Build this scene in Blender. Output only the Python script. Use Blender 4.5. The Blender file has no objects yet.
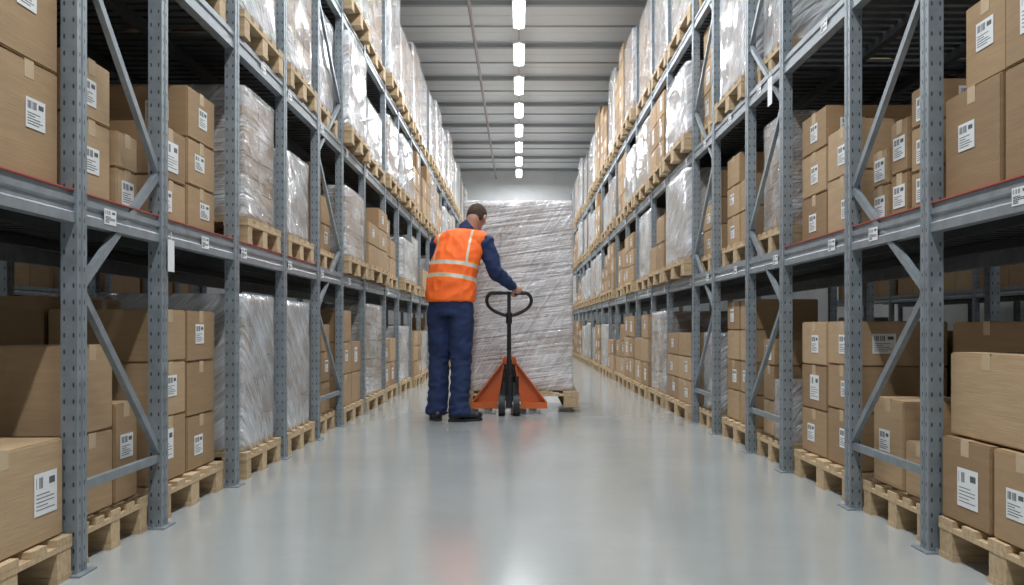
import bpy, bmesh, math, random
from mathutils import Vector, Matrix, noise
random.seed(7)
S = bpy.context.scene
COL = S.collection
S.view_settings.view_transform = 'Standard'

# ------------------------------------------------------------------ helpers
def link(o):
    COL.objects.link(o); return o

def mobj(name, me, mats=None, parent=None, loc=(0,0,0), label=None, cat=None, group=None, kind=None):
    o = bpy.data.objects.new(name, me)
    link(o)
    if mats and me is not None and len(me.materials) == 0:
        for m in (mats if isinstance(mats, (list, tuple)) else [mats]):
            me.materials.append(m)
    o.location = loc
    if parent: o.parent = parent
    if label: o["label"] = label
    if cat: o["category"] = cat
    if group: o["group"] = group
    if kind: o["kind"] = kind
    return o

def bm_mesh(bm, name, smooth=False):
    me = bpy.data.meshes.new(name)
    bmesh.ops.recalc_face_normals(bm, faces=bm.faces)
    if smooth:
        for f in bm.faces: f.smooth = True
    bm.to_mesh(me); bm.free()
    return me

def add_box(bm, x0, x1, y0, y1, z0, z1, mi=0):
    vs = [bm.verts.new(p) for p in ((x0,y0,z0),(x1,y0,z0),(x1,y1,z0),(x0,y1,z0),(x0,y0,z1),(x1,y0,z1),(x1,y1,z1),(x0,y1,z1))]
    fs = []
    for idx in ((3,2,1,0),(4,5,6,7),(0,1,5,4),(1,2,6,5),(2,3,7,6),(3,0,4,7)):
        f = bm.faces.new([vs[i] for i in idx]); f.material_index = mi; fs.append(f)
    return fs

def box_mesh(name, x0, x1, y0, y1, z0, z1, bev=0.0, seg=1):
    bm = bmesh.new(); add_box(bm, x0, x1, y0, y1, z0, z1)
    if bev: bmesh.ops.bevel(bm, geom=list(bm.edges), offset=bev, segments=seg, affect='EDGES')
    return bm_mesh(bm, name)

def prism(bm, prof, axis, a, b):
    def P(u, v, t):
        return {'x': (t,u,v), 'y': (u,t,v), 'z': (u,v,t)}[axis]
    A = [bm.verts.new(P(u,v,a)) for u,v in prof]; B = [bm.verts.new(P(u,v,b)) for u,v in prof]
    n = len(prof)
    for i in range(n):
        bm.faces.new((A[i],A[(i+1)%n],B[(i+1)%n],B[i]))
    bm.faces.new(A[::-1]); bm.faces.new(B)

def bar_between(bm, p0, p1, w, t, up=Vector((1,0,0))):
    p0, p1 = Vector(p0), Vector(p1)
    d = (p1-p0).normalized(); s = d.cross(up).normalized(); u = s.cross(d).normalized()
    vs = []
    for p in (p0, p1):
        for a, b in ((-1,-1),(1,-1),(1,1),(-1,1)):
            vs.append(bm.verts.new(p + s*a*w/2 + u*b*t/2))
    for idx in ((0,1,2,3),(7,6,5,4),(0,4,5,1),(1,5,6,2),(2,6,7,3),(3,7,4,0)):
        bm.faces.new([vs[i] for i in idx])

def add_cyl(bm, p0, p1, r0, r1=None, seg=14, cap=True):
    if r1 is None: r1 = r0
    p0, p1 = Vector(p0), Vector(p1)
    d = (p1-p0)
    if d.length < 1e-6: return
    d.normalize()
    a = Vector((0,0,1)) if abs(d.z) < .9 else Vector((1,0,0))
    s = d.cross(a).normalized(); u = s.cross(d)
    A, B = [], []
    for i in range(seg):
        t = 2*math.pi*i/seg; v = s*math.cos(t)+u*math.sin(t)
        A.append(bm.verts.new(p0+v*r0)); B.append(bm.verts.new(p1+v*r1))
    for i in range(seg):
        bm.faces.new((A[i],A[(i+1)%seg],B[(i+1)%seg],B[i]))
    if cap: bm.faces.new(A[::-1]); bm.faces.new(B)

def add_ell(bm, c, rad, rot=None, sub=3):
    M = Matrix.Translation(c) @ (rot.to_4x4() if rot else Matrix.Identity(4)) @ Matrix.Diagonal((*rad,1))
    bmesh.ops.create_icosphere(bm, subdivisions=sub, radius=1, matrix=M)

def chain(bm, pts, radii):
    for p, r in zip(pts, radii): add_ell(bm, p, (r,r,r), sub=2)
    for i in range(len(pts)-1): add_cyl(bm, pts[i], pts[i+1], radii[i], radii[i+1], 16)

def tube_mesh(name, pts, r, seg=10, closed=False):
    cu = bpy.data.curves.new(name, 'CURVE'); cu.dimensions = '3D'; cu.bevel_depth = r; cu.bevel_resolution = 3; cu.use_fill_caps = True
    sp = cu.splines.new('NURBS' if len(pts) > 2 else 'POLY'); sp.points.add(len(pts)-1)
    for q, p in zip(sp.points, pts): q.co = (*p, 1)
    if len(pts) > 2: sp.order_u = 3; sp.use_endpoint_u = True; sp.use_cyclic_u = closed; sp.resolution_u = 8
    o = bpy.data.objects.new('tmp', cu); link(o)
    dg = bpy.context.evaluated_depsgraph_get()
    me = bpy.data.meshes.new_from_object(o.evaluated_get(dg)); me.name = name
    bpy.data.objects.remove(o)
    for p in me.polygons: p.use_smooth = True
    return me

def remesh(bm, name, voxel, smooth=6, disp=None):
    me = bpy.data.meshes.new('t'); bmesh.ops.recalc_face_normals(bm, faces=bm.faces); bm.to_mesh(me); bm.free()
    o = bpy.data.objects.new('t', me); link(o)
    m = o.modifiers.new('r', 'REMESH'); m.mode = 'VOXEL'; m.voxel_size = voxel
    if smooth:
        m2 = o.modifiers.new('s', 'SMOOTH'); m2.iterations = smooth; m2.factor = .5
    dg = bpy.context.evaluated_depsgraph_get()
    out = bpy.data.meshes.new_from_object(o.evaluated_get(dg)); out.name = name
    bpy.data.objects.remove(o)
    if disp:
        ns = [v.normal.copy() for v in out.vertices]
        for v, n in zip(out.vertices, ns): v.co += n*disp(v.co)
    for p in out.polygons: p.use_smooth = True
    return out

# ------------------------------------------------------------------ materials
def newmat(name, col=(.5,.5,.5), rough=.5, metal=0.0):
    m = bpy.data.materials.new(name); m.use_nodes = True
    b = m.node_tree.nodes['Principled BSDF']
    b.inputs['Base Color'].default_value = (*col, 1); b.inputs['Roughness'].default_value = rough; b.inputs['Metallic'].default_value = metal
    return m, m.node_tree, b

def MT(nt, op, a, b=None, c=None):
    n = nt.nodes.new('ShaderNodeMath'); n.operation = op
    for i, v in enumerate((a,b,c)):
        if v is None: continue
        if isinstance(v, (int,float)): n.inputs[i].default_value = v
        else: nt.links.new(v, n.inputs[i])
    return n.outputs[0]

def coords(nt, scale=(1,1,1), rot=(0,0,0), src='Object'):
    tc = nt.nodes.new('ShaderNodeTexCoord'); r = nt.nodes.new('ShaderNodeMapping'); mp = nt.nodes.new('ShaderNodeMapping')
    r.inputs['Rotation'].default_value = rot; mp.inputs['Scale'].default_value = scale
    nt.links.new(tc.outputs[src], r.inputs[0]); nt.links.new(r.outputs[0], mp.inputs[0]); return mp.outputs[0]

def noi(nt, vec, scale=5, detail=3, rough=.5, dist=0):
    n = nt.nodes.new('ShaderNodeTexNoise'); n.inputs['Scale'].default_value = scale; n.inputs['Detail'].default_value = detail
    n.inputs['Roughness'].default_value = rough; n.inputs['Distortion'].default_value = dist
    nt.links.new(vec, n.inputs['Vector']); return n.outputs['Fac']

def ramp(nt, fac, stops):
    r = nt.nodes.new('ShaderNodeValToRGB'); nt.links.new(fac, r.inputs[0])
    e = r.color_ramp.elements
    while len(e) < len(stops): e.new(.5)
    for el, (p, c) in zip(e, stops): el.position = p; el.color = (*c, 1) if len(c) == 3 else c
    return r.outputs[0]

def mixc(nt, fac, a, b, mode='MIX'):
    n = nt.nodes.new('ShaderNodeMix'); n.data_type = 'RGBA'; n.blend_type = mode
    for sock, v in ((n.inputs[0], fac), (n.inputs[6], a), (n.inputs[7], b)):
        if isinstance(v, (int,float)): sock.default_value = v
        elif isinstance(v, tuple): sock.default_value = (*v, 1)
        else: nt.links.new(v, sock)
    return n.outputs[2]

def bump(nt, b, h, strength=.3, dist=.01):
    n = nt.nodes.new('ShaderNodeBump'); n.inputs['Strength'].default_value = strength; n.inputs['Distance'].default_value = dist
    nt.links.new(h, n.inputs['Height']); nt.links.new(n.outputs[0], b.inputs['Normal'])

def cardboard(name, island=False):
    m, nt, b = newmat(name, rough=.78)
    if island: rnd = nt.nodes.new('ShaderNodeNewGeometry').outputs['Random Per Island']
    else: rnd = nt.nodes.new('ShaderNodeObjectInfo').outputs['Random']
    c = ramp(nt, rnd, [(0,(.31,.195,.10)),(.5,(.41,.27,.145)),(1,(.50,.345,.20))])
    n = noi(nt, coords(nt,(1,1,9)), 6, 4)
    c2 = mixc(nt, .35, c, ramp(nt, n, [(.3,(.62,.6,.58)),(.7,(1,1,1))]), 'MULTIPLY')
    nt.links.new(c2, b.inputs['Base Color'])
    bump(nt, b, noi(nt, coords(nt,(1,1,30)), 8, 2), .15, .004)
    return m
M_CARD = cardboard('cardboard'); M_CARD2 = cardboard('cardboard_far', True)
M_TAPE, nt, b = newmat('packing_tape', (.56,.42,.27), .22)
M_LABEL, nt, b = newmat('paper_label', (.78,.79,.79), .5)
M_INK, nt, b = newmat('label_print', (.10,.10,.11), .6)

def steel(name, col, metal=.35, rough=.42):
    m, nt, b = newmat(name, col, rough, metal)
    n = noi(nt, coords(nt), 14, 4, .6)
    c = ramp(nt, n, [(.3, tuple(x*.78 for x in col)), (.7, tuple(min(1,x*1.15) for x in col))])
    nt.links.new(c, b.inputs['Base Color'])
    nt.links.new(MT(nt,'MULTIPLY_ADD',n,.25,rough-.1), b.inputs['Roughness'])
    return m, nt, b, c
STC = (.25,.285,.31)
M_STEEL, *_ = steel('galvanised_steel', STC)
M_BEAM, *_ = steel('beam_steel', (.27,.30,.325))
M_DARK, *_ = steel('dark_steel', (.05,.055,.06))
M_POST, nt, b, c = steel('perforated_steel', STC)
tc = nt.nodes.new('ShaderNodeTexCoord'); sx = nt.nodes.new('ShaderNodeSeparateXYZ'); nt.links.new(tc.outputs['Object'], sx.inputs[0])
sn = nt.nodes.new('ShaderNodeSeparateXYZ'); nt.links.new(tc.outputs['Normal'], sn.inputs[0])
isx = MT(nt,'GREATER_THAN', MT(nt,'ABSOLUTE',sn.outputs[0]), .6)
u = MT(nt,'ADD', MT(nt,'MULTIPLY', sx.outputs[1], isx), MT(nt,'MULTIPLY', sx.outputs[0], MT(nt,'SUBTRACT',1.0,isx)))
du = MT(nt,'DIVIDE', MT(nt,'SUBTRACT', MT(nt,'ABSOLUTE',u), .014), .0032)
dz = MT(nt,'DIVIDE', MT(nt,'SUBTRACT', MT(nt,'MODULO', sx.outputs[2], .05), .025), .008)
mask = MT(nt,'LESS_THAN', MT(nt,'ADD', MT(nt,'MULTIPLY',du,du), MT(nt,'MULTIPLY',dz,dz)), 1.0)
nt.links.new(mixc(nt, MT(nt,'MULTIPLY',mask,.85), c, (.02,.024,.028)), b.inputs['Base Color'])

M_RED, *_ = newmat('red_edge_strip', (.42,.06,.035), .5)
M_WOOD, nt, b = newmat('pallet_wood', rough=.75)
n = noi(nt, coords(nt,(2,14,14)), 3, 5, .6)
rnd = nt.nodes.new('ShaderNodeNewGeometry').outputs['Random Per Island']
c = ramp(nt, n, [(.25,(.42,.29,.16)),(.75,(.68,.52,.33))])
nt.links.new(mixc(nt, .5, c, ramp(nt, rnd, [(0,(.6,.58,.55)),(1,(1.0,.98,.95))]), 'MULTIPLY'), b.inputs['Base Color'])
# plastic wrap: thin glossy film with long soft folds, denser along its creases
def wrap_mat(name, base, film, ang=0.0, dens=1.0, broadk=1.3):
    m = bpy.data.materials.new(name); m.use_nodes = True; nt = m.node_tree; b = nt.nodes['Principled BSDF']; out = nt.nodes['Material Output']
    b.inputs['Roughness'].default_value = .12
    b.inputs['Base Color'].default_value = (*base,1)
    b.inputs['Specular IOR Level'].default_value = 1.0
    b.inputs['Coat Weight'].default_value = .7; b.inputs['Coat Roughness'].default_value = .08
    n1 = noi(nt, coords(nt,(.55,.55,9*dens),(.10+ang,.13+ang,0)), 2.2, 2, .5, .25)
    n2 = noi(nt, coords(nt,(.8,.8,8*dens),(.85,.8,.2)), 2.0, 2, .5, .25)
    n3 = noi(nt, coords(nt,(1.5,1.5,2.2)), 1.6, 2)
    def ridge(n, k): return MT(nt,'MAXIMUM', MT(nt,'SUBTRACT', 1.0, MT(nt,'MULTIPLY', MT(nt,'ABSOLUTE', MT(nt,'SUBTRACT', n, .5)), k)), 0.0)
    r1 = ridge(n1, 13.0); r2 = ridge(n2, 16.0)
    ln = MT(nt,'MAXIMUM', r1, MT(nt,'MULTIPLY', r2, .8))
    broad = MT(nt,'MULTIPLY', MT(nt,'SUBTRACT', n3, .5), broadk)
    fac = nt.nodes.new('ShaderNodeClamp'); nt.links.new(MT(nt,'ADD', MT(nt,'ADD', MT(nt,'MULTIPLY', ln, .34), film), broad), fac.inputs[0])
    fac.inputs[1].default_value = .12
    tr = nt.nodes.new('ShaderNodeBsdfTransparent'); mx = nt.nodes.new('ShaderNodeMixShader')
    nt.links.new(fac.outputs[0], mx.inputs[0]); nt.links.new(tr.outputs[0], mx.inputs[1]); nt.links.new(b.outputs[0], mx.inputs[2]); nt.links.new(mx.outputs[0], out.inputs[0])
    hgt = MT(nt,'ADD', MT(nt,'MULTIPLY', MT(nt,'ADD', r1, r2), .12), MT(nt,'ADD', n1, n2))
    bump(nt, b, hgt, .9, .03)
    return m
M_WRAP = wrap_mat('stretch_wrap', (.76,.78,.81), .33)
M_WRAPB = wrap_mat('stretch_wrap_dense', (.74,.76,.79), .55, .5)
M_WRAPC = wrap_mat('stretch_wrap_clear', (.86,.85,.88), .40, 0, 1.5, .9)
M_CORE, nt, b = newmat('wrapped_carton', rough=.7)
rnd = nt.nodes.new('ShaderNodeNewGeometry').outputs['Random Per Island']
nt.links.new(ramp(nt, rnd, [(0,(.32,.215,.135)),(1,(.50,.36,.23))]), b.inputs['Base Color'])

M_FLOOR, nt, b = newmat('epoxy_floor', rough=.2)
n = noi(nt, coords(nt), .9, 5, .6)
n2 = noi(nt, coords(nt), 25, 4, .6)
c = ramp(nt, n, [(.3,(.345,.36,.35)),(.7,(.395,.41,.40))])
c = mixc(nt, .2, c, ramp(nt, n2, [(.3,(.88,.88,.88)),(.7,(1,1,1))]), 'MULTIPLY')
nt.links.new(c, b.inputs['Base Color'])
nt.links.new(MT(nt,'MULTIPLY_ADD', n, .12, .10), b.inputs['Roughness'])
b.inputs['Specular IOR Level'].default_value = .8
bump(nt, b, noi(nt, coords(nt), 2.2, 2), .04, .02)
M_CEIL, nt, b = newmat('corrugated_ceiling', (.76,.78,.79), .7)
M_WALL, nt, b = newmat('concrete_wall', rough=.85)
n = noi(nt, coords(nt,(1,1,1)), 1.4, 6, .65)
nt.links.new(ramp(nt, n, [(.3,(.70,.71,.71)),(.7,(.82,.83,.83))]), b.inputs['Base Color'])
M_PURLIN, *_ = newmat('painted_purlin', (.38,.39,.40), .5)
M_PIPE, *_ = newmat('pipe_paint', (.32,.26,.25), .45)
M_LAMP = bpy.data.materials.new('lamp_diffuser'); M_LAMP.use_nodes = True
nt = M_LAMP.node_tree; b = nt.nodes['Principled BSDF']; b.inputs['Emission Color'].default_value = (.93,.97,1,1); b.inputs['Emission Strength'].default_value = 8
M_HOUS, *_ = newmat('lamp_housing', (.6,.62,.63), .4)

# ------------------------------------------------------------------ room
YB, YE, XW, ZC = -5.0, 24.3, 7.0, 4.95
def structure(name, me, mat): return mobj(name, me, mat, kind='structure')
structure('floor', box_mesh('floor', -XW, XW, YB, YE, -.1, 0), M_FLOOR)
structure('wall_back', box_mesh('wall_back', -XW, XW, YE, YE+.15, 0, ZC+.1), M_WALL)
structure('wall_front', box_mesh('wall_front', -XW, XW, YB-.15, YB, 0, ZC+.1), M_WALL)
structure('wall_left', box_mesh('wall_left', -XW-.15, -XW, YB-.15, YE+.15, 0, ZC+.1), M_WALL)
structure('wall_right', box_mesh('wall_right', XW, XW+.15, YB-.15, YE+.15, 0, ZC+.1), M_WALL)
bm = bmesh.new(); prof = []
y = YB
while y < YE:
    prof += [(y, ZC), (y+.30, ZC), (y+.31, ZC+.008), (y+.35-.01, ZC+.008)]; y += .35
prof.append((YE+.1, ZC)); prof += [(YE+.1, ZC+.15), (YB, ZC+.15)]
prism(bm, prof, 'x', -XW, XW)
structure('ceiling', bm_mesh(bm, 'ceiling'), M_CEIL)
k = 1; y = -4.2
while y < YE:
    bm = bmesh.new(); prism(bm, [(y-.035,ZC-.08),(y+.035,ZC-.08),(y+.035,ZC-.07),(y+.008,ZC-.07),(y+.008,ZC-.01),(y-.008,ZC-.01),(y-.008,ZC-.07),(y-.035,ZC-.07)], 'x', -XW, XW)
    structure('trim_%d' % k, bm_mesh(bm,'purlin'), M_PURLIN); k += 1; y += 1.75
pb = bmesh.new(); add_cyl(pb, (-.62,YB+.02,ZC-.2), (-.62,YE-.02,ZC-.2), .022, seg=12)
pr = mobj('sprinkler_pipe', bm_mesh(pb,'pipe',True), M_PIPE, label='long thin reddish-grey sprinkler pipe running under the ceiling', cat='pipe')
y = 11.25+.83-1.66
while y < 23:
    bm = bmesh.new(); add_cyl(bm, (-3.5,y,ZC-.165), (3.5,y,ZC-.165), .013, seg=10)
    mobj('branch_pipe', bm_mesh(bm,'branch_pipe',True), M_PURLIN, parent=pr); y += 1.66

hb = bmesh.new(); add_box(hb, -.085,.085,-.48,.48,.045,.085); bmesh.ops.bevel(hb, geom=list(hb.edges), offset=.01, segments=1, affect='EDGES')
ME_H = bm_mesh(hb,'lamp_housing')
db = bmesh.new(); add_box(db, -.07,.07,-.49,.49,-.0,.045)
bmesh.ops.bevel(db, geom=[e for e in db.edges if abs(e.verts[0].co.z-e.verts[1].co.z)>.01], offset=.06, segments=5, affect='EDGES')
bmesh.ops.bevel(db, geom=[e for e in db.edges if e.verts[0].co.z<.001 and e.verts[1].co.z<.001], offset=.012, segments=2, affect='EDGES')
ME_D = bm_mesh(db,'lamp_diffuser', False)
rb = bmesh.new(); add_cyl(rb,(0,-.4,.09),(0,-.4,.3),.006,seg=6); add_cyl(rb,(0,.4,.09),(0,.4,.3),.006,seg=6); ME_R = bm_mesh(rb,'rod')
def lamp(x, y, z=4.62, power=60):
    h = mobj('ceiling_lamp', ME_H, M_HOUS, loc=(x,y,z), label='long white linear ceiling lamp hanging over the aisle', cat='lamp', group='lamps above the aisle')
    mobj('lamp_diffuser', ME_D, M_LAMP, parent=h); mobj('hanging_rod', ME_R, M_PURLIN, parent=h)
    L = bpy.data.lights.new('lamp_light','AREA'); L.shape='RECTANGLE'; L.size=.09; L.size_y=.86; L.energy=power; L.color=(.93,.97,1)
    lo = bpy.data.objects.new('lamp_light', L); link(lo); lo.location=(x,y,z-.004)
for i in range(17):
    lamp(0, 11.25 + (i-9)*1.66, power=49)
for s in (-1,1):
    for y in (2.5,7,12,17,21.5): lamp(s*3.7, y, power=18)  # side-aisle lamps out of view, added as fill to brighten the ceiling

# ------------------------------------------------------------------ racks
ZP = 4.25
LEV = (1.16, 2.15, 3.17)
YL = [1.1,1.95,2.74,3.38,4.25,5.13,5.99,6.79]
while YL[-1] < 22.6: YL.append(YL[-1] + (1.2 if len(YL)%2 else .98))
YR = [1.2,2.15,3.02,3.73,4.67,5.38,6.32,7.05]
while YR[-1] < 22.6: YR.append(YR[-1] + (1.0 if len(YR)%2 else 1.2))

def post_mesh():
    w, d, g = .025, .031, .005
    p = [(w,-d),(w,-.007),(w-g,-.004),(w-g,.004),(w,.007),(w,d),(-w,d),(-w,.007),(-w+g,.004),(-w+g,-.004),(-w,-.007),(-w,-d)]
    bm = bmesh.new(); prism(bm, p, 'z', 0.006, ZP); return bm_mesh(bm, 'upright')
ME_POST = post_mesh()
fb = bmesh.new(); add_box(fb,-.045,.045,-.055,.055,0,.006)
for a in (-1,1): add_cyl(fb,(.0,a*.043,.006),(.0,a*.043,.018),.007,seg=6)
ME_FOOT = bm_mesh(fb,'base_plate')

def build_rack(s, xf, ys, depth, braces, label, detailed=True, levels=LEV):
    root = bpy.data.objects.new('pallet_rack', None); link(root); root.location = (s*xf, ys[0], 0)
    root["label"] = label; root["category"] = 'storage rack'
    def L(me, name, mat, x, y, z, rot=0, lab=None):
        o = mobj(name, me, mat, parent=root, loc=(x-s*xf, y-ys[0], z)); o.rotation_euler.z = rot
        if lab: o["label"] = lab
        return o
    for y in ys:
        for xx in (xf+.025, xf+depth-.025):
            p = L(ME_POST, 'upright', M_POST, s*xx, y, 0)
            if detailed and xx < xf+.1: mobj('base_plate', ME_FOOT, M_STEEL, parent=p)
    step = 2
    for li, zt in enumerate(levels):
        for i in range(0, len(ys)-1, step):
            j = min(i+step, len(ys)-1); y0, y1 = ys[i], ys[j]
            h = .095
            bm = bmesh.new()
            prof = [(0,0),(.040,0),(.040,h),(.010,h),(.010,h-.018),(0,h-.018),(0,h*.62),(.006,h*.56),(.006,h*.36),(0,h*.30)]
            prism(bm, [(s*(xf+.006+u), zt-h+v) for u,v in prof], 'y', y0+.001, y1-.001)
            me = bm_mesh(bm,'beam')
            for v in me.vertices: v.co -= Vector((s*xf, y0, 0))
            L(me, 'front_beam', M_BEAM, s*xf, y0, 0)
            me2 = box_mesh('rear_beam', -.02,.02,0,y1-y0-.002,-.1,0)
            L(me2, 'rear_beam', M_BEAM, s*(xf+depth-.05), y0, zt)
            bm = bmesh.new(); yy = .02
            while yy < y1-y0-.05:
                add_box(bm, 0, s*(depth-.12), yy, yy+.055, -.017, -.002); yy += .085
            add_box(bm, s*.3, s*.34, 0, y1-y0, -.06,-.0175); add_box(bm, s*.75, s*.79, 0, y1-y0, -.06,-.0175)
            L(bm_mesh(bm,'deck'), 'shelf_deck', M_DARK, s*(xf+.05), y0, zt)
            if detailed and li == 0 and y0 < 4.5:
                L(box_mesh('strip', -.010,.010,0,y1-y0,0,.004), 'edge_strip', M_RED, s*(xf+.018), y0, zt+.0003, lab='red edge strip along the beam')
    if detailed:
        for li in (0,1):
            for i, y in enumerate(ys[1:14]):
                yy = y + random.choice((.12,.2,.3,.45))
                L(ME_TAG, 'location_label', M_LABEL, s*(xf+.0056), yy, levels[li]-.052, rot=(0 if s<0 else math.pi))
    for i in braces:
        ya, yb = ys[i]+.02, ys[i+1]-.02; x = s*(xf+.02)
        nodes = [(yb,.29),(ya,.87),(yb,1.32),(ya,1.92),(yb,2.42),(ya,2.98),(yb,3.5),(ya,4.05)]
        for k in range(len(nodes)-1):
            bm = bmesh.new(); bar_between(bm, (0,0,0), (0, nodes[k+1][0]-nodes[k][0], nodes[k+1][1]-nodes[k][1]), .028, .02)
            L(bm_mesh(bm,'brace'), 'diagonal_brace', M_STEEL, x, nodes[k][0], nodes[k][1])
        for z in (.26, 3.6):
            bm = bmesh.new(); bar_between(bm, (0,0,0), (0, yb-ya, 0), .028, .02)
            L(bm_mesh(bm,'brace'), 'horizontal_brace', M_STEEL, x, ya, z)
    return root
def label_mesh(name, w, h, seed):
    r = random.Random(seed); bm = bmesh.new()
    add_box(bm, 0,.0012,-w/2,w/2,-h/2,h/2,0)
    y = -w*.42
    while y < w*.02:
        t = r.choice((.0015,.003,.004))
        if r.random()<.7: add_box(bm,.0012,.0016,y,y+t,h*.14,h*.40,1)
        y += t+.0025
    for k in range(5):
        z = -h*(.0+.09*k); add_box(bm,.0012,.0016,-w*.42,-w*.42+w*r.uniform(.3,.85),z-.0014,z+.0010,1)
    add_box(bm,.0012,.0016,w*.14,w*.40,h*.20,h*.36,1)
    me = bm_mesh(bm,name); me.materials.append(M_LABEL); me.materials.append(M_INK); return me
ME_TAG = label_mesh('location_label', .085,.05, 1)
ME_LABS = [label_mesh('shipping_label', .125,.12, 2), label_mesh('shipping_label', .10,.085, 3), label_mesh('shipping_label', .115,.07, 4)]

XL, XR, DEP = 1.33, 1.36, 1.12
build_rack(-1, XL, YL, DEP, [2,6], 'tall grey perforated steel pallet rack with face braces along the aisle')
build_rack(1, XR, YR, DEP, [2,4,6], 'tall grey perforated steel pallet rack lining the opposite aisle edge')
YF = [2.0+i*1.1 for i in range(12)]
build_rack(-1, 4.9, YF, 1.1, [], 'grey steel pallet rack in the neighbouring dim aisle', False, LEV[:2])
build_rack(1, 4.9, YF, 1.1, [], 'grey steel pallet rack in the neighbouring dim aisle', False, LEV[:2])

# ------------------------------------------------------------------ pallets
def pallet_mesh():
    bm = bmesh.new(); H=.13
    for a,b in ((0,.13),(.215,.335),(.43,.57),(.665,.785),(.87,1)): add_box(bm,0,1,a,b,H-.02,H)
    for a,b in ((0,.13),(.43,.57),(.87,1)): add_box(bm,0,1,a,b,0,.018)
    for x in ((0,.12),(.44,.56),(.88,1)):
        add_box(bm,x[0],x[1],0,1,H-.037,H-.0205)
        for a,b in ((.005,.125),(.435,.565),(.875,.995)): add_box(bm,x[0]+.002,x[1]-.002,a,b,.0185,H-.0375)
    for v in bm.verts: v.co.x -= .5; v.co.y -= .5
    return bm_mesh(bm,'pallet')
ME_PAL = pallet_mesh()
def pallet(x, y, z, lx, ly, lab='light pine wooden pallet under stored goods', rot=0, grp='pallets in the racks'):
    o = mobj('pallet', ME_PAL, M_WOOD, loc=(x,y,z), label=lab, cat='pallet')
    if grp: o["group"] = grp
    o.scale = (lx,ly,1); o.rotation_euler.z = rot; return o

# ------------------------------------------------------------------ wrapped loads
def core_mesh(nz, ny, seed):
    r = random.Random(seed); bm = bmesh.new(); g=.008
    for k in range(nz):
        for j in range(ny):
            for i in range(2):
                add_box(bm, i*.5+g-.5, i*.5+.5-g-.5, j/ny+g-.5, (j+1)/ny-g-.5, k/nz+g*.5, (k+1)/nz-g*.5)
    return bm_mesh(bm,'carton_stack')
def wrap_mesh(seed, n=20):
    bm = bmesh.new(); bmesh.ops.create_cube(bm, size=1.0)
    bmesh.ops.subdivide_edges(bm, edges=list(bm.edges), cuts=n, use_grid_fill=True)
    for v in bm.verts:
        c = v.co.copy()
        d = noise.noise(Vector((c.x*2.5,c.y*2.5,c.z*3+seed*13)))*.006
        out = Vector((c.x,c.y,0))
        if out.length: out.normalize()
        ro = 1 - .03*max(0,(abs(c.x)*2*abs(c.y)*2)**8)
        v.co = Vector((c.x*1.022*ro, c.y*1.022*ro, c.z*1.006+.503)) + out*d
    return bm_mesh(bm,'plastic_wrap',True)
CORES = [core_mesh(4,2,1), core_mesh(5,2,2), core_mesh(3,3,3)]
WRAPS = [wrap_mesh(1), wrap_mesh(2), wrap_mesh(3)]
WRAPS2 = [m.copy() for m in WRAPS]
def wrapped(s, xf, y0, y1, z, ztop, depth=1.0, pal=True, k=None, dense=None):
    k = random.randrange(3) if k is None else k
    if pal: pallet(s*(xf+depth/2), (y0+y1)/2, z, depth+.02, y1-y0+.02); z += .1305
    c = mobj('wrapped_load', CORES[k], M_CORE, loc=(s*(xf+depth/2), (y0+y1)/2, z+.001),
             label='cartons bundled in glossy clear stretch wrap on a pallet', cat='wrapped load', group='wrapped loads in the racks')
    c.scale = (depth-.04, y1-y0-.03, ztop-z)
    q = random.random() < .5
    if dense is not None: q = not dense
    if q: mobj('plastic_wrap', WRAPS[k], M_WRAP, parent=c)
    else: mobj('plastic_wrap', WRAPS2[k], M_WRAPB, parent=c)

# ------------------------------------------------------------------ boxes
BOX = []
def col(s, xf, y0, y1, z, hs, x0=0, dx=.45, lab=None):
    for i, h in enumerate(hs):
        L = (random.random() < .6) if lab is None else lab
        BOX.append((s, s*(xf+x0+dx/2), (y0+y1)/2, z, dx-.012, y1-y0-.012, h-.003, L, random.uniform(-.012,.012)))
        z += h
def bpal(s, xf, y0, y1, z, depth=1.0): pallet(s*(xf+depth/2), (y0+y1)/2, z, depth, y1-y0); return z+.132
fL, fR = 1.40, 1.43
D1 = LEV[0]+.001
D2 = LEV[1]+.001; D3 = LEV[2]+.001
# ---- left floor
z = bpal(-1,fL-.06,2.03,2.70,0); col(-1,fL-.045,2.05,2.695,z,[.29],lab=True); col(-1,fL,2.05,2.67,z,[.29,.2],x0=.46)
z = bpal(-1,fL-.03,2.80,3.32,0); col(-1,fL,2.81,3.12,z,[.27,.29],dx=.62,lab=False); col(-1,fL,3.13,3.32,z,[.35],lab=True); col(-1,fL,3.13,3.32,z,[.35,.2],x0=.46); col(-1,fL,2.81,3.12,z,[.3,.25],x0=.63,dx=.38)
z = bpal(-1,fL-.03,3.46,4.17,0)
for a,b_ in ((3.46,3.80),(3.81,4.16)):
    col(-1,fL,a,b_,z,[.26,.22,.21] if a<3.6 else [.235,.235,.22],dx=.42); col(-1,fL,a,b_,z,[.24,.24,.26],x0=.43,dx=.42)
wrapped(-1,fL-.05,4.44,5.06,0,.91,k=1,dense=True); wrapped(-1,fL-.05,5.23,5.91,0,.90,k=0,dense=True)
z = bpal(-1,fL-.03,6.08,6.70,0); col(-1,fL,6.09,6.38,z,[.22,.22]); col(-1,fL,6.39,6.69,z,[.22,.22,.2]); col(-1,fL,6.09,6.69,z,[.4,.3],x0=.46)
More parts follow.
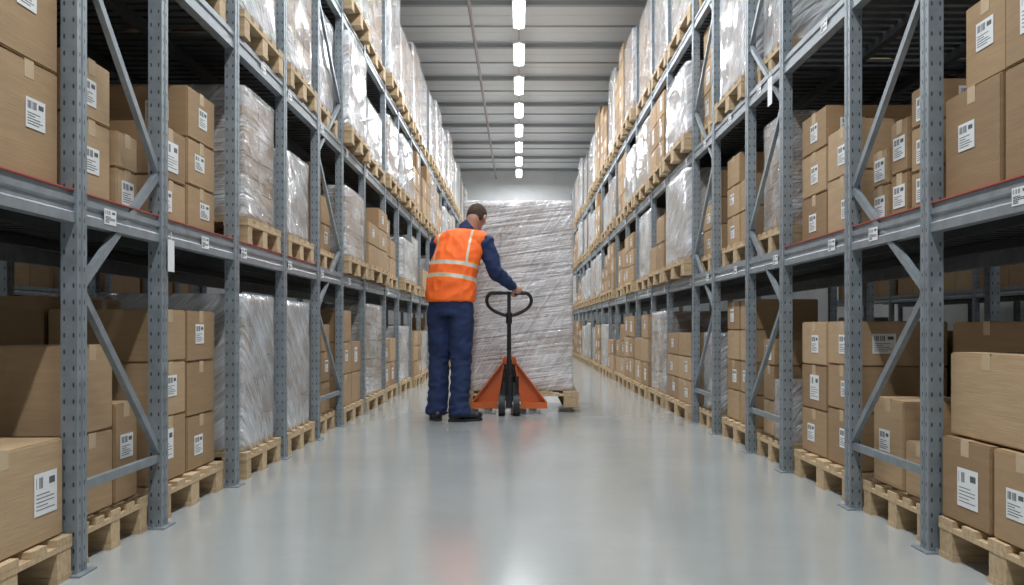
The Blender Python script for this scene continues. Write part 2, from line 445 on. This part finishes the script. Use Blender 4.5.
# ---- left level 1
col(-1,fL-.03,2.05,2.36,D1,[.34,.34,.2],lab=True); col(-1,fL-.03,2.37,2.69,D1,[.34,.33,.22],lab=True); col(-1,fL,2.05,2.67,D1,[.4,.4],x0=.46)
col(-1,fL,2.82,3.10,D1,[.27,.2],lab=True); col(-1,fL,3.14,3.32,D1,[.15,.13]); col(-1,fL,2.82,3.32,D1,[.3,.3],x0=.46)
col(-1,fL,3.47,3.80,D1,[.18,.21],lab=True); col(-1,fL,3.82,4.16,D1,[.2,.2,.22],lab=True); col(-1,fL,3.47,3.80,D1,[.2,.2,.2],x0=.46); col(-1,fL,3.82,4.16,D1,[.2,.2,.2],x0=.46)
wrapped(-1,fL-.05,4.46,5.06,D1,1.95,k=0,dense=False); wrapped(-1,fL-.05,5.25,5.88,D1,1.79,k=2,dense=True)
z = bpal(-1,fL-.03,6.08,6.70,D1); col(-1,fL,6.09,6.38,z,[.2,.2,.18]); col(-1,fL,6.39,6.69,z,[.2,.2]); col(-1,fL,6.09,6.69,z,[.3,.3],x0=.46)
# ---- left level 2
wrapped(-1,fL-.04,3.48,4.14,D2,3.0); wrapped(-1,fL-.07,4.34,5.04,D2,3.0,k=1); wrapped(-1,fL-.07,5.22,5.90,D2,3.0,k=2); wrapped(-1,fL-.04,6.08,6.70,D2,2.95,k=0)  # first load sits above the view, added to block light
# ---- right floor
z = bpal(1,fR-.05,2.24,2.96,0); col(1,1.385,2.34,2.645,z,[.265],lab=True); col(1,1.385,2.655,2.965,z,[.265],lab=True); col(1,fR,2.26,2.92,z,[.27,.3],x0=.47); col(1,1.41,2.50,2.96,z+.268,[.27],lab=False)
z = bpal(1,fR-.03,3.10,3.66,0); col(1,fR,3.36,3.65,z,[.34],dx=.3,lab=True); col(1,fR,3.11,3.35,z,[.2],dx=.3); col(1,fR,3.11,3.65,z,[.34,.3],x0=.32,dx=.6,lab=False)
z = bpal(1,fR-.03,3.81,4.58,0)
for a,b_ in ((3.82,4.19),(4.20,4.57)):
    col(1,fR,a,b_,z,[.25,.20,.195] if a<4 else [.22,.215,.21],dx=.40,lab=True); col(1,fR,a,b_,z,[.3,.3],x0=.42,dx=.5)
z = bpal(1,fR-.03,4.76,5.30,0); col(1,fR,5.05,5.29,z,[.2,.2,.15]); col(1,fR,4.78,5.29,z,[.3,.3],x0=.47)
wrapped(1,fR-.03,4.79,5.02,z,.46,depth=.42,pal=False,dense=True)
z = bpal(1,fR-.03,5.47,6.22,0)
for a,b_ in ((5.48,5.84),(5.85,6.21)): col(1,fR,a,b_,z,[.2,.2,.2,.19],dx=.40); col(1,fR,a,b_,z,[.3,.3],x0=.42,dx=.5)
# ---- right level 1
col(1,1.395,2.26,2.60,D1,[.33,.30],lab=True); col(1,1.395,2.61,2.965,D1,[.335],lab=True); col(1,1.41,2.61,2.86,D1+.336,[.26],lab=True); col(1,fR,2.26,2.92,D1,[.3,.3],x0=.47)
col(1,fR,3.10,3.30,D1,[.15,.16,.14],lab=True); col(1,fR,3.32,3.48,D1,[.17,.2],lab=True); col(1,fR,3.50,3.66,D1,[.15,.14],lab=None); col(1,fR,3.10,3.65,D1,[.2,.25],x0=.47)
for a,b_ in ((3.82,4.19),(4.20,4.57)): col(1,fR,a,b_,D1,[.26,.22] if a<4 else [.23,.21,.19],dx=.42,lab=True); col(1,fR,a,b_,D1,[.3,.3],x0=.44,dx=.45)
wrapped(1,fR-.02,4.78,5.28,D1,1.90,k=1)
z = bpal(1,fR-.03,5.47,6.22,D1); col(1,fR,5.48,5.84,z,[.2,.2]); col(1,fR,5.85,6.21,z,[.2,.2,.2]); col(1,fR,5.48,6.21,z,[.3,.25],x0=.47)
wrapped(1,fR-.02,4.78,5.28,D2,3.0,dense=True); wrapped(1,fR-.07,5.48,6.22,D2,3.02,k=2,dense=True)
# ---- the rest of the aisle
def fill(s, xf, ys, start, braced, forced):
    for i in range(start, len(ys)-1):
        y0, y1 = ys[i]+.05, ys[i+1]-.05
        for li, zb in enumerate((0, D1, D2, D3)):
            if li == 3 and y0 < 6.0: continue
            top = (.98, 2.03, 3.05, 4.42)[li]
            pw = (.25,.5,.66,.78)[li]
            if (i,li) in forced: pw = forced[(i,li)]
            x = xf if i in braced else xf - random.choice((.05,.08,.10))
            if random.random() < pw:
                wrapped(s, x-.02, y0+.01, y1-.01, zb, top - random.uniform(0,.3), depth=.95)
            else:
                z = bpal(s, x-.02, y0, y1, zb); n = 2; w = (y1-y0)/n
                h = random.choice((.19,.22,.25)); mx = int((top-z)/h)
                for j in range(n):
                    col(s, x, y0+j*w, y0+(j+1)*w, z, [h]*max(1,mx-random.choice((0,0,1,1))), dx=.42)
                col(s, x, y0, y1, z, [h*1.5]*max(1,int((top-z)/(h*1.5))-random.choice((0,1))), x0=.44, dx=.42, lab=False)
fill(-1, fL, YL, 7, [], {(7,0):0,(8,0):1}); fill(1, fR, YR, 6, [6], {(6,0):1,(7,0):0,(6,1):0,(7,1):1})
for s in (-1,1):
    for i in range(len(YF)-1):
        for li, zb in enumerate((0,D1,D2)):
            h = random.choice((.25,.3))
            for j in range(2):
                col(s, 4.97, YF[i]+.08+j*.47, YF[i]+.08+(j+1)*.47, zb, [h]*random.choice((1,2,3)), dx=.6, lab=False)

BODY = {}; TAPE = {}
def body_me(sx,sy,sz):
    k = (round(sx,3),round(sy,3),round(sz,3))
    if k not in BODY:
        bm = bmesh.new(); add_box(bm,-sx/2,sx/2,-sy/2,sy/2,0,sz)
        bmesh.ops.bevel(bm, geom=list(bm.edges), offset=.005, segments=2, affect='EDGES')
        BODY[k] = bm_mesh(bm,'cardboard_box')
        bm = bmesh.new(); w=.024; t=.0008
        add_box(bm,-sx/2-t,sx/2+t,-w,w,sz,sz+t); add_box(bm,-sx/2-t,-sx/2,-w,w,sz-.05,sz); add_box(bm,sx/2,sx/2+t,-w,w,sz-.05,sz)
        TAPE[k] = bm_mesh(bm,'tape')
    return BODY[k], TAPE[k]
main = [q for q in BOX if abs(q[1]) < 3]; other = [q for q in BOX if abs(q[1]) >= 3]
main.sort(key=lambda q: q[2]+abs(q[1])*.3)
near, far = main[:290], main[290:]+other
for (s,x,y,z,sx,sy,sz,L,rz) in near:
    me, tp = body_me(sx,sy,sz)
    o = mobj('cardboard_box', me, M_CARD, loc=(x,y,z+.001), cat='cardboard box', group='cartons in the racks',
             label='brown taped cardboard box with white shipping label' if L else 'plain brown taped cardboard box stacked in the rack')
    o.rotation_euler.z = rz
    mobj('packing_tape', tp, M_TAPE, parent=o)
    if L:
        lm = random.choice(ME_LABS[:2] if sz > .2 else ME_LABS[1:])
        if sy < .24: lm = ME_LABS[1]
        if s < 0 and z < .2 and y < 2.5 and sy > .5: lm = ME_LABS[0]
        l = mobj('shipping_label', lm, None, parent=o); q = random.uniform(-.15,.15) if sy > .25 else 0
        if s < 0 and z < .2 and y < 2.5 and sy > .5: q = .34
        l.location = (-s*(sx/2+.0008), q*sy, sz*random.uniform(.42,.58)); l.rotation_euler.z = 0 if s < 0 else math.pi
        if y < 4.6 and random.random() < .35:
            l = mobj('shipping_label', random.choice(ME_LABS[1:]), None, parent=o)
            l.location = (-s*sx*.2, -sy/2-.0012, sz*.5); l.rotation_euler.z = -math.pi/2
bm = bmesh.new()
for (s,x,y,z,sx,sy,sz,L,rz) in far:
    add_box(bm, x-sx/2,x+sx/2,y-sy/2,y+sy/2,z+.001,z+sz,0)
    if L:
        xx = x - s*sx/2; a, b_ = sorted((xx, xx - s*.002)); yy = y+random.uniform(-.2,.2)*sy
        add_box(bm, a, b_, yy-.05, yy+.05, z+sz*.3, z+sz*.3+.09, 1)
mobj('cardboard_boxes', bm_mesh(bm,'boxes'), [M_CARD2, M_LABEL], kind='stuff', label='many distant brown cardboard boxes stacked along the racks', cat='cardboard boxes')

for (x,y,z,w,h) in ((-1.322,3.42,1.02,.06,.12),(1.352,4.85,2.02,.08,.15)):
    bm = bmesh.new(); add_box(bm,-.001,.001,-w/2,w/2,-h/2,h/2); add_cyl(bm,(0,0,h/2),(0,0,h/2+.03),.0015,seg=5)
    mobj('paper_tag', bm_mesh(bm,'tag'), M_LABEL, loc=(x,y,z), label='white paper tag hanging from the rack beam', cat='tag')

# ------------------------------------------------------------------ central load on pallet
PY = 7.95; CX = -.005
pallet(CX, PY+.48, .05, 1.08, 1.06, 'wooden pallet lifted on the forks of the pallet jack', rot=math.pi/2, grp=None)
bm = bmesh.new(); g=.006; r = random.Random(5)
for k in range(6):
    for i in range(3):
        for j in range(2):
            h=1.68/6
            add_box(bm, -.48+i*.32+g+r.uniform(0,.006), -.48+(i+1)*.32-g, j*.48-.48+g+r.uniform(0,.01), j*.48-g, k*h+g*.7, (k+1)*h-g*.7)
M_CORE2, nt, b = newmat('wrapped_carton_mauve', rough=.7)
rnd = nt.nodes.new('ShaderNodeNewGeometry').outputs['Random Per Island']
nt.links.new(ramp(nt, rnd, [(0,(.34,.26,.21)),(1,(.46,.36,.29))]), b.inputs['Base Color'])
ld = mobj('wrapped_load', bm_mesh(bm,'big_stack'), M_CORE2, loc=(CX,PY+.52,.182), label='tall stack of cartons in crinkled stretch wrap on the jack', cat='wrapped load')
wm = wrap_mesh(9, 30)
for v in wm.vertices: v.co = Vector((v.co.x*.965,v.co.y*.965,v.co.z*1.68))
mobj('plastic_wrap', wm, M_WRAPC, parent=ld)

# ------------------------------------------------------------------ pallet jack
M_OR, *_ = newmat('orange_paint', (.62,.13,.025), .38)
M_BLK, *_ = newmat('black_metal', (.018,.018,.02), .38, .2)
M_RUB, *_ = newmat('black_rubber', (.02,.02,.02), .6)
M_HUB, *_ = newmat('wheel_hub', (.35,.35,.36), .4, .6)
JX, JY = -.083, 7.62
jack = bpy.data.objects.new('pallet_jack', None); link(jack); jack.location = (JX,JY,0)
jack["label"] = 'orange hand pallet jack with black loop handle under the wrapped load'; jack["category"] = 'pallet jack'
def J(me, name, mat, lab=None):
    return mobj(name, me, mat, parent=jack, label=lab)
bm = bmesh.new()
tri = [(-.32,.05),(.32,.05),(.32,.10),(.06,.44),(.05,.49),(-.05,.49),(-.06,.44),(-.32,.10)]
prism(bm, tri, 'y', .17, .185)
for sgn in (-1,1):
    e = [(.32,.05),(.32,.10),(.06,.44),(.05,.49)]
    for (a,b_) in zip(e[:-1], e[1:]):
        bar_between(bm, (sgn*a[0],.15,a[1]), (sgn*b_[0],.15,b_[1]), .012, .08, up=Vector((0,1,0)))
    bar_between(bm, (sgn*.10,.155,.11), (sgn*.055,.155,.42), .014, .05, up=Vector((0,1,0)))
add_box(bm, -.32,.32,.10,.185,.05,.105)
J(bm_mesh(bm,'cover'), 'chassis_cover', M_OR)
bm = bmesh.new(); prism(bm, [(-.090,.108),(.090,.108),(.046,.43),(-.046,.43)], 'y', .160, .1695); J(bm_mesh(bm,'recess'), 'recess_panel', M_BLK, 'black recessed centre panel')
for sgn in (-1,1):
    bm = bmesh.new(); x = sgn*.215; q=.045
    prism(bm, [(x-.075,.035+q),(x-.068,.085+q),(x+.068,.085+q),(x+.075,.035+q),(x+.06,.035+q),(x+.055,.075+q),(x-.055,.075+q),(x-.06,.035+q)], 'y', .185, 1.30)
    f = J(bm_mesh(bm,'fork'), 'fork', M_OR)
    bm = bmesh.new(); add_cyl(bm,(x-.04,1.15,.04),(x+.04,1.15,.04),.036,seg=18); mobj('load_roller', bm_mesh(bm,'roller',False), M_RUB, parent=f)
bm = bmesh.new(); add_cyl(bm,(0,.07,.17),(0,.07,.40),.045,seg=20); add_cyl(bm,(0,.07,.40),(0,.07,.47),.024,seg=16); add_box(bm,-.075,.075,.0,.15,.17,.22)
add_cyl(bm,(.06,.05,.2),(.06,.05,.33),.022,seg=14); add_box(bm,-.055,-.03,-.03,.1,.14,.28); add_box(bm,.03,.055,-.03,.1,.14,.28)
J(bm_mesh(bm,'pump'), 'hydraulic_pump', M_BLK)
for sgn in (-1,1):
    bm = bmesh.new(); add_cyl(bm,(sgn*.035,0,.09),(sgn*.09,0,.09),.09,seg=28); bmesh.ops.bevel(bm, geom=[e for e in bm.edges if e.calc_face_angle(0)>1], offset=.012, segments=2, affect='EDGES')
    w = J(bm_mesh(bm,'wheel'), 'steer_wheel', M_RUB)
    bm = bmesh.new(); add_cyl(bm,(sgn*.03,0,.09),(sgn*.094,0,.09),.04,seg=20); mobj('wheel_hub', bm_mesh(bm,'hub'), M_HUB, parent=w)
bm = bmesh.new(); add_cyl(bm,(-.1,0,.09),(.1,0,.09),.012,seg=10); add_box(bm,-.028,.028,-.03,.06,.07,.19); J(bm_mesh(bm,'axle'),'axle', M_BLK)
B = Vector((0,-.02,.20)); T = Vector((0,-.13,.84)); dirn = (T-B).normalized()
bm = bmesh.new(); add_cyl(bm,B,T,.019,.017,seg=16); add_cyl(bm,B-dirn*.02,B+dirn*.14,.032,.026,seg=16); add_cyl(bm,T-dirn*.06,T+dirn*.03,.026,seg=16)
J(bm_mesh(bm,'shaft'), 'tiller_shaft', M_BLK)
def hp(x, u): p = T + dirn*u; return (x, p.y, p.z)
loop = [hp(0,.0),hp(-.06,.015),hp(-.13,.045),hp(-.178,.09),hp(-.190,.150),hp(-.150,.198),hp(-.08,.197),hp(0,.195),hp(.08,.197),hp(.150,.198),hp(.190,.150),hp(.178,.09),hp(.13,.045),hp(.06,.015),hp(0,.0)]
hd = J(tube_mesh('handle', loop, .0145), 'loop_handle', M_BLK)
for sgn in (-1,1):
    gp = [hp(sgn*.055,.196),hp(sgn*.10,.197),hp(sgn*.135,.194)]
    mobj('hand_grip', tube_mesh('grip', gp, .0175), M_RUB, parent=hd)
bm = bmesh.new(); bar_between(bm, hp(0,.02), hp(0,.19), .03,.02, up=Vector((0,1,0)))
mobj('control_lever', bm_mesh(bm,'lever'), M_BLK, parent=hd)
HT = Vector((JX,JY,0)) + Vector(hp(.07,.194))

# ------------------------------------------------------------------ person
BASE = Vector((-.54,7.22,0))
yaw = math.radians(17)
R = Vector((math.cos(yaw),-math.sin(yaw),0)); F = Vector((math.sin(yaw),math.cos(yaw),0)); U = Vector((0,0,1))
V = Vector
def loft(bm, rings, n=28):
    rs = []
    for (c, a, b_) in rings:
        c = V(c); rs.append([bm.verts.new(c + R*a*math.cos(t) + F*b_*math.sin(t)) for t in [2*math.pi*i/n for i in range(n)]])
    for A,B2 in zip(rs[:-1], rs[1:]):
        for i in range(n): bm.faces.new((A[i],A[(i+1)%n],B2[(i+1)%n],B2[i]))
    bm.faces.new(rs[0][::-1]); bm.faces.new(rs[-1])
TOR = [((-.55,7.23,.88),.165,.125),((-.55,7.23,.98),.165,.12),((-.54,7.25,1.12),.16,.115),((-.525,7.29,1.25),.175,.12),((-.49,7.34,1.37),.19,.12),((-.465,7.37,1.46),.165,.10),((-.445,7.40,1.52),.08,.07)]
def grow(rs, g, h=None): return [(c,a+g,b_+(h or g)) for c,a,b_ in rs]
SHC = V((-.462,7.37,1.44))
SHr = SHC+R*.195; SHl = SHC-R*.205
ELr = V((-.190,7.31,1.195)); WRr = HT + V((-.035,-.055,.050))
ELl = V((-.690,7.50,1.17)); WRl = V((-.50,7.66,1.06))
HPr = V((-.55,7.23,.90))+R*.088; HPl = V((-.55,7.23,.90))-R*.088
KNr = V((-.465,7.20,.50)); KNl = V((-.640,7.28,.50))
ANr = V((-.472,7.14,.09)); ANl = V((-.662,7.24,.09))
hy = math.radians(20); pit = math.radians(42)
hF0 = V((math.sin(hy),math.cos(hy),0)); hR = V((math.cos(hy),-math.sin(hy),0))
hF = hF0*math.cos(pit) - U*math.sin(pit); hU = hR.cross(hF)
HM = Matrix((hR,hF,hU)).transposed()
HC = V((-.352,7.47,1.660))
bm = bmesh.new()
loft(bm, grow(TOR,-.02))
add_ell(bm, HC+hU*.012, (.074,.096,.105), HM); add_ell(bm, HC+hF*.03-hU*.055, (.055,.062,.058), HM)
add_ell(bm, HC+hF*.098-hU*.02, (.011,.018,.02), HM, 2); add_ell(bm, HC+hF*.092-hU*.0, (.009,.012,.026), HM, 2)
add_ell(bm, HC+hF*.087-hU*.058, (.022,.008,.006), HM, 2); add_ell(bm, HC+hF*.084-hU*.067, (.02,.008,.006), HM, 2)
for sg in (-1,1):
    add_ell(bm, HC+hR*sg*.080-hF*.005-hU*.012, (.011,.020,.032), HM, 2)
    add_ell(bm, HC+hR*sg*.032+hF*.083+hU*.022, (.022,.012,.008), HM, 2)
chain(bm, [V((-.445,7.395,1.47)), V((-.405,7.42,1.55)), HC-hU*.05-hF*.03], [.062,.056,.058])
for a,e,w in ((SHr,ELr,WRr),(SHl,ELl,WRl)): chain(bm,[a,e,w],[.055,.042,.027])
for h,k,a in ((HPr,KNr,ANr),(HPl,KNl,ANl)): chain(bm,[h,k,a],[.082,.055,.04])
pc = HT + V((0,-.030,.022))
add_ell(bm, pc, (.042,.022,.032)); chain(bm,[WRr, pc+V((-.01,-.002,.012))],[.026,.024])
for i,(ox,l) in enumerate(((-.033,.9),(-.011,1.05),(.011,1.0),(.032,.85))):
    k1 = HT+V((ox,-.026,.030)); k2 = HT+V((ox,.002,.034*l)); k3 = HT+V((ox,.028,.016)); k4 = HT+V((ox,.024,-.012*l))
    chain(bm,[k1,k2,k3,k4],[.0105,.0098,.0092,.0082])
chain(bm,[pc+V((-.036,.0,-.008)),HT+V((-.045,-.012,-.014)),HT+V((-.028,.010,-.024)),HT+V((-.008,.018,-.024))],[.013,.012,.0105,.009])
d = (WRl-ELl).normalized(); sd = d.cross(U).normalized(); up = sd.cross(d)
pc = WRl+d*.05; rl = Matrix((sd,d,up)).transposed()
add_ell(bm, pc, (.040,.048,.018), rl)
for ox,l in ((-.031,.075),(-.010,.085),(.011,.08),(.031,.062)):
    p1 = pc+sd*ox+d*.04; p2 = p1+d*l*.45-up*.008; p3 = p2+d*l*.25-up*.022; p4 = p3-up*.022
    chain(bm,[p1,p2,p3,p4],[.0105,.0098,.009,.008])
chain(bm,[pc-sd*.03-d*.02,pc-sd*.055+d*.008-up*.01,pc-sd*.055+d*.035-up*.022],[.014,.012,.010])
M_SKIN, nt, b = newmat('skin', (.44,.24,.17), .5); b.inputs['Subsurface Weight'].default_value = .06
body_me_ = remesh(bm,'person',.0058,3)
M_NAVY, nt, b = newmat('navy_cloth', (.012,.024,.085), .85)
n = noi(nt, coords(nt), 9, 4); nt.links.new(ramp(nt, n, [(.3,(.008,.018,.060)),(.7,(.014,.032,.105))]), b.inputs['Base Color']); bump(nt,b,noi(nt,coords(nt),220,1),.15,.002)
def shift(me):
    for v in me.vertices: v.co -= BASE
    return me
person = mobj('person', shift(body_me_), M_SKIN, loc=BASE, cat='person', label='worker in orange reflective vest and navy workwear gripping the jack handle')
def PC(me, name, mat, lab=None): return mobj(name, shift(me), mat, parent=person, label=lab)
def ridge(x): return (1-abs(x)*2.2)
def fold(a, k=(14,14,22)): return lambda c: noise.noise(V((c.x*k[0],c.y*k[1],c.z*k[2])))*a + ridge(noise.noise(V((c.x*9+c.z*5,c.y*9,c.z*13-c.x*6))))*a*.6
bm = bmesh.new(); loft(bm, grow(TOR,.006))
for a,e,w in ((SHr,ELr,WRr),(SHl,ELl,WRl)):
    w2 = e+(w-e)*.93; chain(bm,[a+U*.0,a+(e-a)*.5,e,e+(w2-e)*.6,w2],[.072,.066,.060,.050,.042])
chain(bm,[V((-.445,7.395,1.49)),V((-.420,7.415,1.565))],[.074,.066])
PC(remesh(bm,'jacket',.008,4,fold(.010)), 'jacket', M_NAVY, 'navy long-sleeved work jacket')
bm = bmesh.new(); loft(bm, grow([((-.55,7.23,.84),.15,.12),((-.55,7.23,.98),.165,.12),((-.545,7.235,1.02),.16,.115)],.012))
for h,k,a in ((HPr,KNr,ANr),(HPl,KNl,ANl)):
    chain(bm,[h,h+(k-h)*.5,k,k+(a-k)*.5],[.108,.097,.083,.078]); add_cyl(bm, k+(a-k)*.5, a-U*.035, .078, .080, 20)
def tf(c):
    low = max(0,(.35-c.z)/.35)
    kn = max(0,1-abs(c.z-.52)/.15)
    return noise.noise(V((c.x*8,c.y*8,c.z*7)))*.010 + ridge(noise.noise(V((c.x*9+c.z*7,c.y*8,c.z*15-c.x*5))))*(.006+.009*low+.006*kn)
tm = remesh(bm,'trousers',.008,4,tf)
PC(tm, 'trousers', M_NAVY, 'navy work trousers')
bm = bmesh.new()
VEST = [((-.555,7.232,.955),.200,.146),((-.553,7.235,1.00),.204,.148),((-.543,7.255,1.12),.202,.144),((-.525,7.29,1.25),.205,.146),((-.495,7.335,1.36),.207,.146),((-.475,7.36,1.43),.196,.134),((-.462,7.38,1.49),.150,.112),((-.450,7.395,1.53),.092,.090)]
loft(bm, VEST, 40)
chain(bm, [SHC-R*.150+U*.006, SHC+F*.01+U*.02, SHC+R*.142+U*.006], [.092,.096,.092])
M_VEST, nt, b = newmat('hi_vis_fabric', (.95,.17,.02), .7)
tc = nt.nodes.new('ShaderNodeTexCoord')
def dot(vec, off):
    n = nt.nodes.new('ShaderNodeVectorMath'); n.operation='DOT_PRODUCT'; nt.links.new(tc.outputs['Object'], n.inputs[0]); n.inputs[1].default_value = vec
    return MT(nt,'ADD', n.outputs['Value'], off)
C0 = V((-.525,7.29,1.25))-BASE
ax = V((.13,.15,1)).normalized(); h = dot(ax, -ax.dot(C0)); r_ = dot(R, -R.dot(C0))
def band(x, c, w): return MT(nt,'LESS_THAN', MT(nt,'ABSOLUTE', MT(nt,'SUBTRACT', x, c)), w)
def bands(w, ws): return MT(nt,'MAXIMUM', MT(nt,'MAXIMUM', band(h,-.005,w), band(h,-.115,w)), MT(nt,'MULTIPLY', band(MT(nt,'ABSOLUTE', r_), .145, ws), MT(nt,'GREATER_THAN', h, 0.0)))
mk = bands(.013,.006); mk2 = bands(.018,.010)
wv = noi(nt, coords(nt), 8, 3)
oc = ramp(nt, wv, [(.3,(.88,.115,.012)),(.7,(1.0,.18,.022))])
c1 = mixc(nt, mk2, oc, (.85,.42,.08))
nt.links.new(mixc(nt, mk, c1, (.46,.47,.46)), b.inputs['Base Color'])
nt.links.new(MT(nt,'MULTIPLY_ADD', mk, -.4, .75), b.inputs['Roughness'])
def vf(c): return noise.noise(V((c.x*7,c.y*7,c.z*5)))*.006 + ridge(noise.noise(V((c.x*10+c.z*3,c.y*7,c.z*9-c.x*6))))*.009
PC(remesh(bm,'vest',.008,4,vf), 'safety_vest', M_VEST, 'fluorescent orange vest with silver reflective bands')
bm = bmesh.new(); bmesh.ops.create_icosphere(bm, subdivisions=5, radius=1)
dl = [v for v in bm.verts if (v.co.y > .42 - .25*abs(v.co.x) and v.co.z < .62) or v.co.z < -.86+noise.noise(v.co*8)*.1 or (v.co.z < -.02 and v.co.y > -.16+noise.noise(v.co*7)*.08)]
bmesh.ops.delete(bm, geom=dl, context='VERTS')
for v in bm.verts:
    c = V((v.co.x*.081, v.co.y*.106, v.co.z*.114)) * (1+noise.noise(v.co*9)*.03+noise.noise(v.co*30)*.02); v.co = HC + hU*.012 + HM @ c
M_HAIR, nt, b = newmat('dark_hair', (.05,.033,.023), .85); b.inputs['Specular IOR Level'].default_value = .2
hn = noi(nt,coords(nt,(60,60,12)),4,3); nt.links.new(ramp(nt,hn,[(.35,(.03,.02,.014)),(.65,(.09,.062,.045))]), b.inputs['Base Color'])
bump(nt,b,hn,.6,.004)
ho = PC(bm_mesh(bm,'hair',True),'hair', M_HAIR, 'short dark brown hair'); md = ho.modifiers.new('s','SOLIDIFY'); md.thickness=.008; md.offset=-1
M_EYE,*_ = newmat('eye', (.03,.02,.015), .2)
for sg in (-1,1):
    bm = bmesh.new(); add_ell(bm, HC+hR*sg*.031+hF*.084+hU*.008, (.010,.008,.006), HM, 2); PC(bm_mesh(bm,'eye',True),'eye',M_EYE)
M_SHOE,*_ = newmat('black_leather', (.012,.012,.014), .45); M_SOLE,*_ = newmat('shoe_sole', (.02,.02,.02), .7)
for A, ang in ((ANr,64),(ANl,-12)):
    t = math.radians(ang); fd = V((math.sin(t),math.cos(t),0)); sdv = V((math.cos(t),-math.sin(t),0)); M3 = Matrix((sdv,fd,U)).transposed()
    c = V((A.x,A.y,0))
    bm = bmesh.new()
    add_ell(bm, c+U*.05-fd*.035, (.045,.058,.045), M3); add_ell(bm, c+U*.045+fd*.08, (.046,.09,.036), M3); add_ell(bm, c+U*.042+fd*.145, (.047,.05,.034), M3); add_ell(bm, c+U*.09, (.048,.055,.05), M3)
    sh = PC(remesh(bm,'shoe',.006,4),'shoe',M_SHOE,'black leather work shoe')
    bm = bmesh.new(); n=28; A0=[];A1=[]
    for i in range(n):
        q = 2*math.pi*i/n; w = .048+.006*math.sin(q); p = c + fd*(.05+.147*math.sin(q)) + sdv*w*math.copysign(abs(math.cos(q))**.8, math.cos(q))
        A0.append(bm.verts.new(p)); A1.append(bm.verts.new(p+U*.022))
    for i in range(n): bm.faces.new((A0[i],A0[(i+1)%n],A1[(i+1)%n],A1[i]))
    bm.faces.new(A0[::-1]); bm.faces.new(A1)
    mobj('shoe_sole', shift(bm_mesh(bm,'sole')), M_SOLE, parent=sh)

# ------------------------------------------------------------------ world + camera
w = bpy.data.worlds.new('World'); S.world = w; w.use_nodes = True
w.node_tree.nodes['Background'].inputs[0].default_value = (.5,.56,.62,1); w.node_tree.nodes['Background'].inputs[1].default_value = .3
cam = bpy.data.cameras.new('Camera'); co = bpy.data.objects.new('Camera', cam); link(co)
co.location = (0,0,.75); co.rotation_euler = (math.pi/2,0,0)
cam.sensor_width = 36; cam.lens = 900*36/1024; cam.shift_y = 34.5/1024; cam.shift_x = -7/1024; cam.clip_start = .05
S.camera = co
print('boxes', len(near), len(far), 'objs', len(bpy.data.objects))
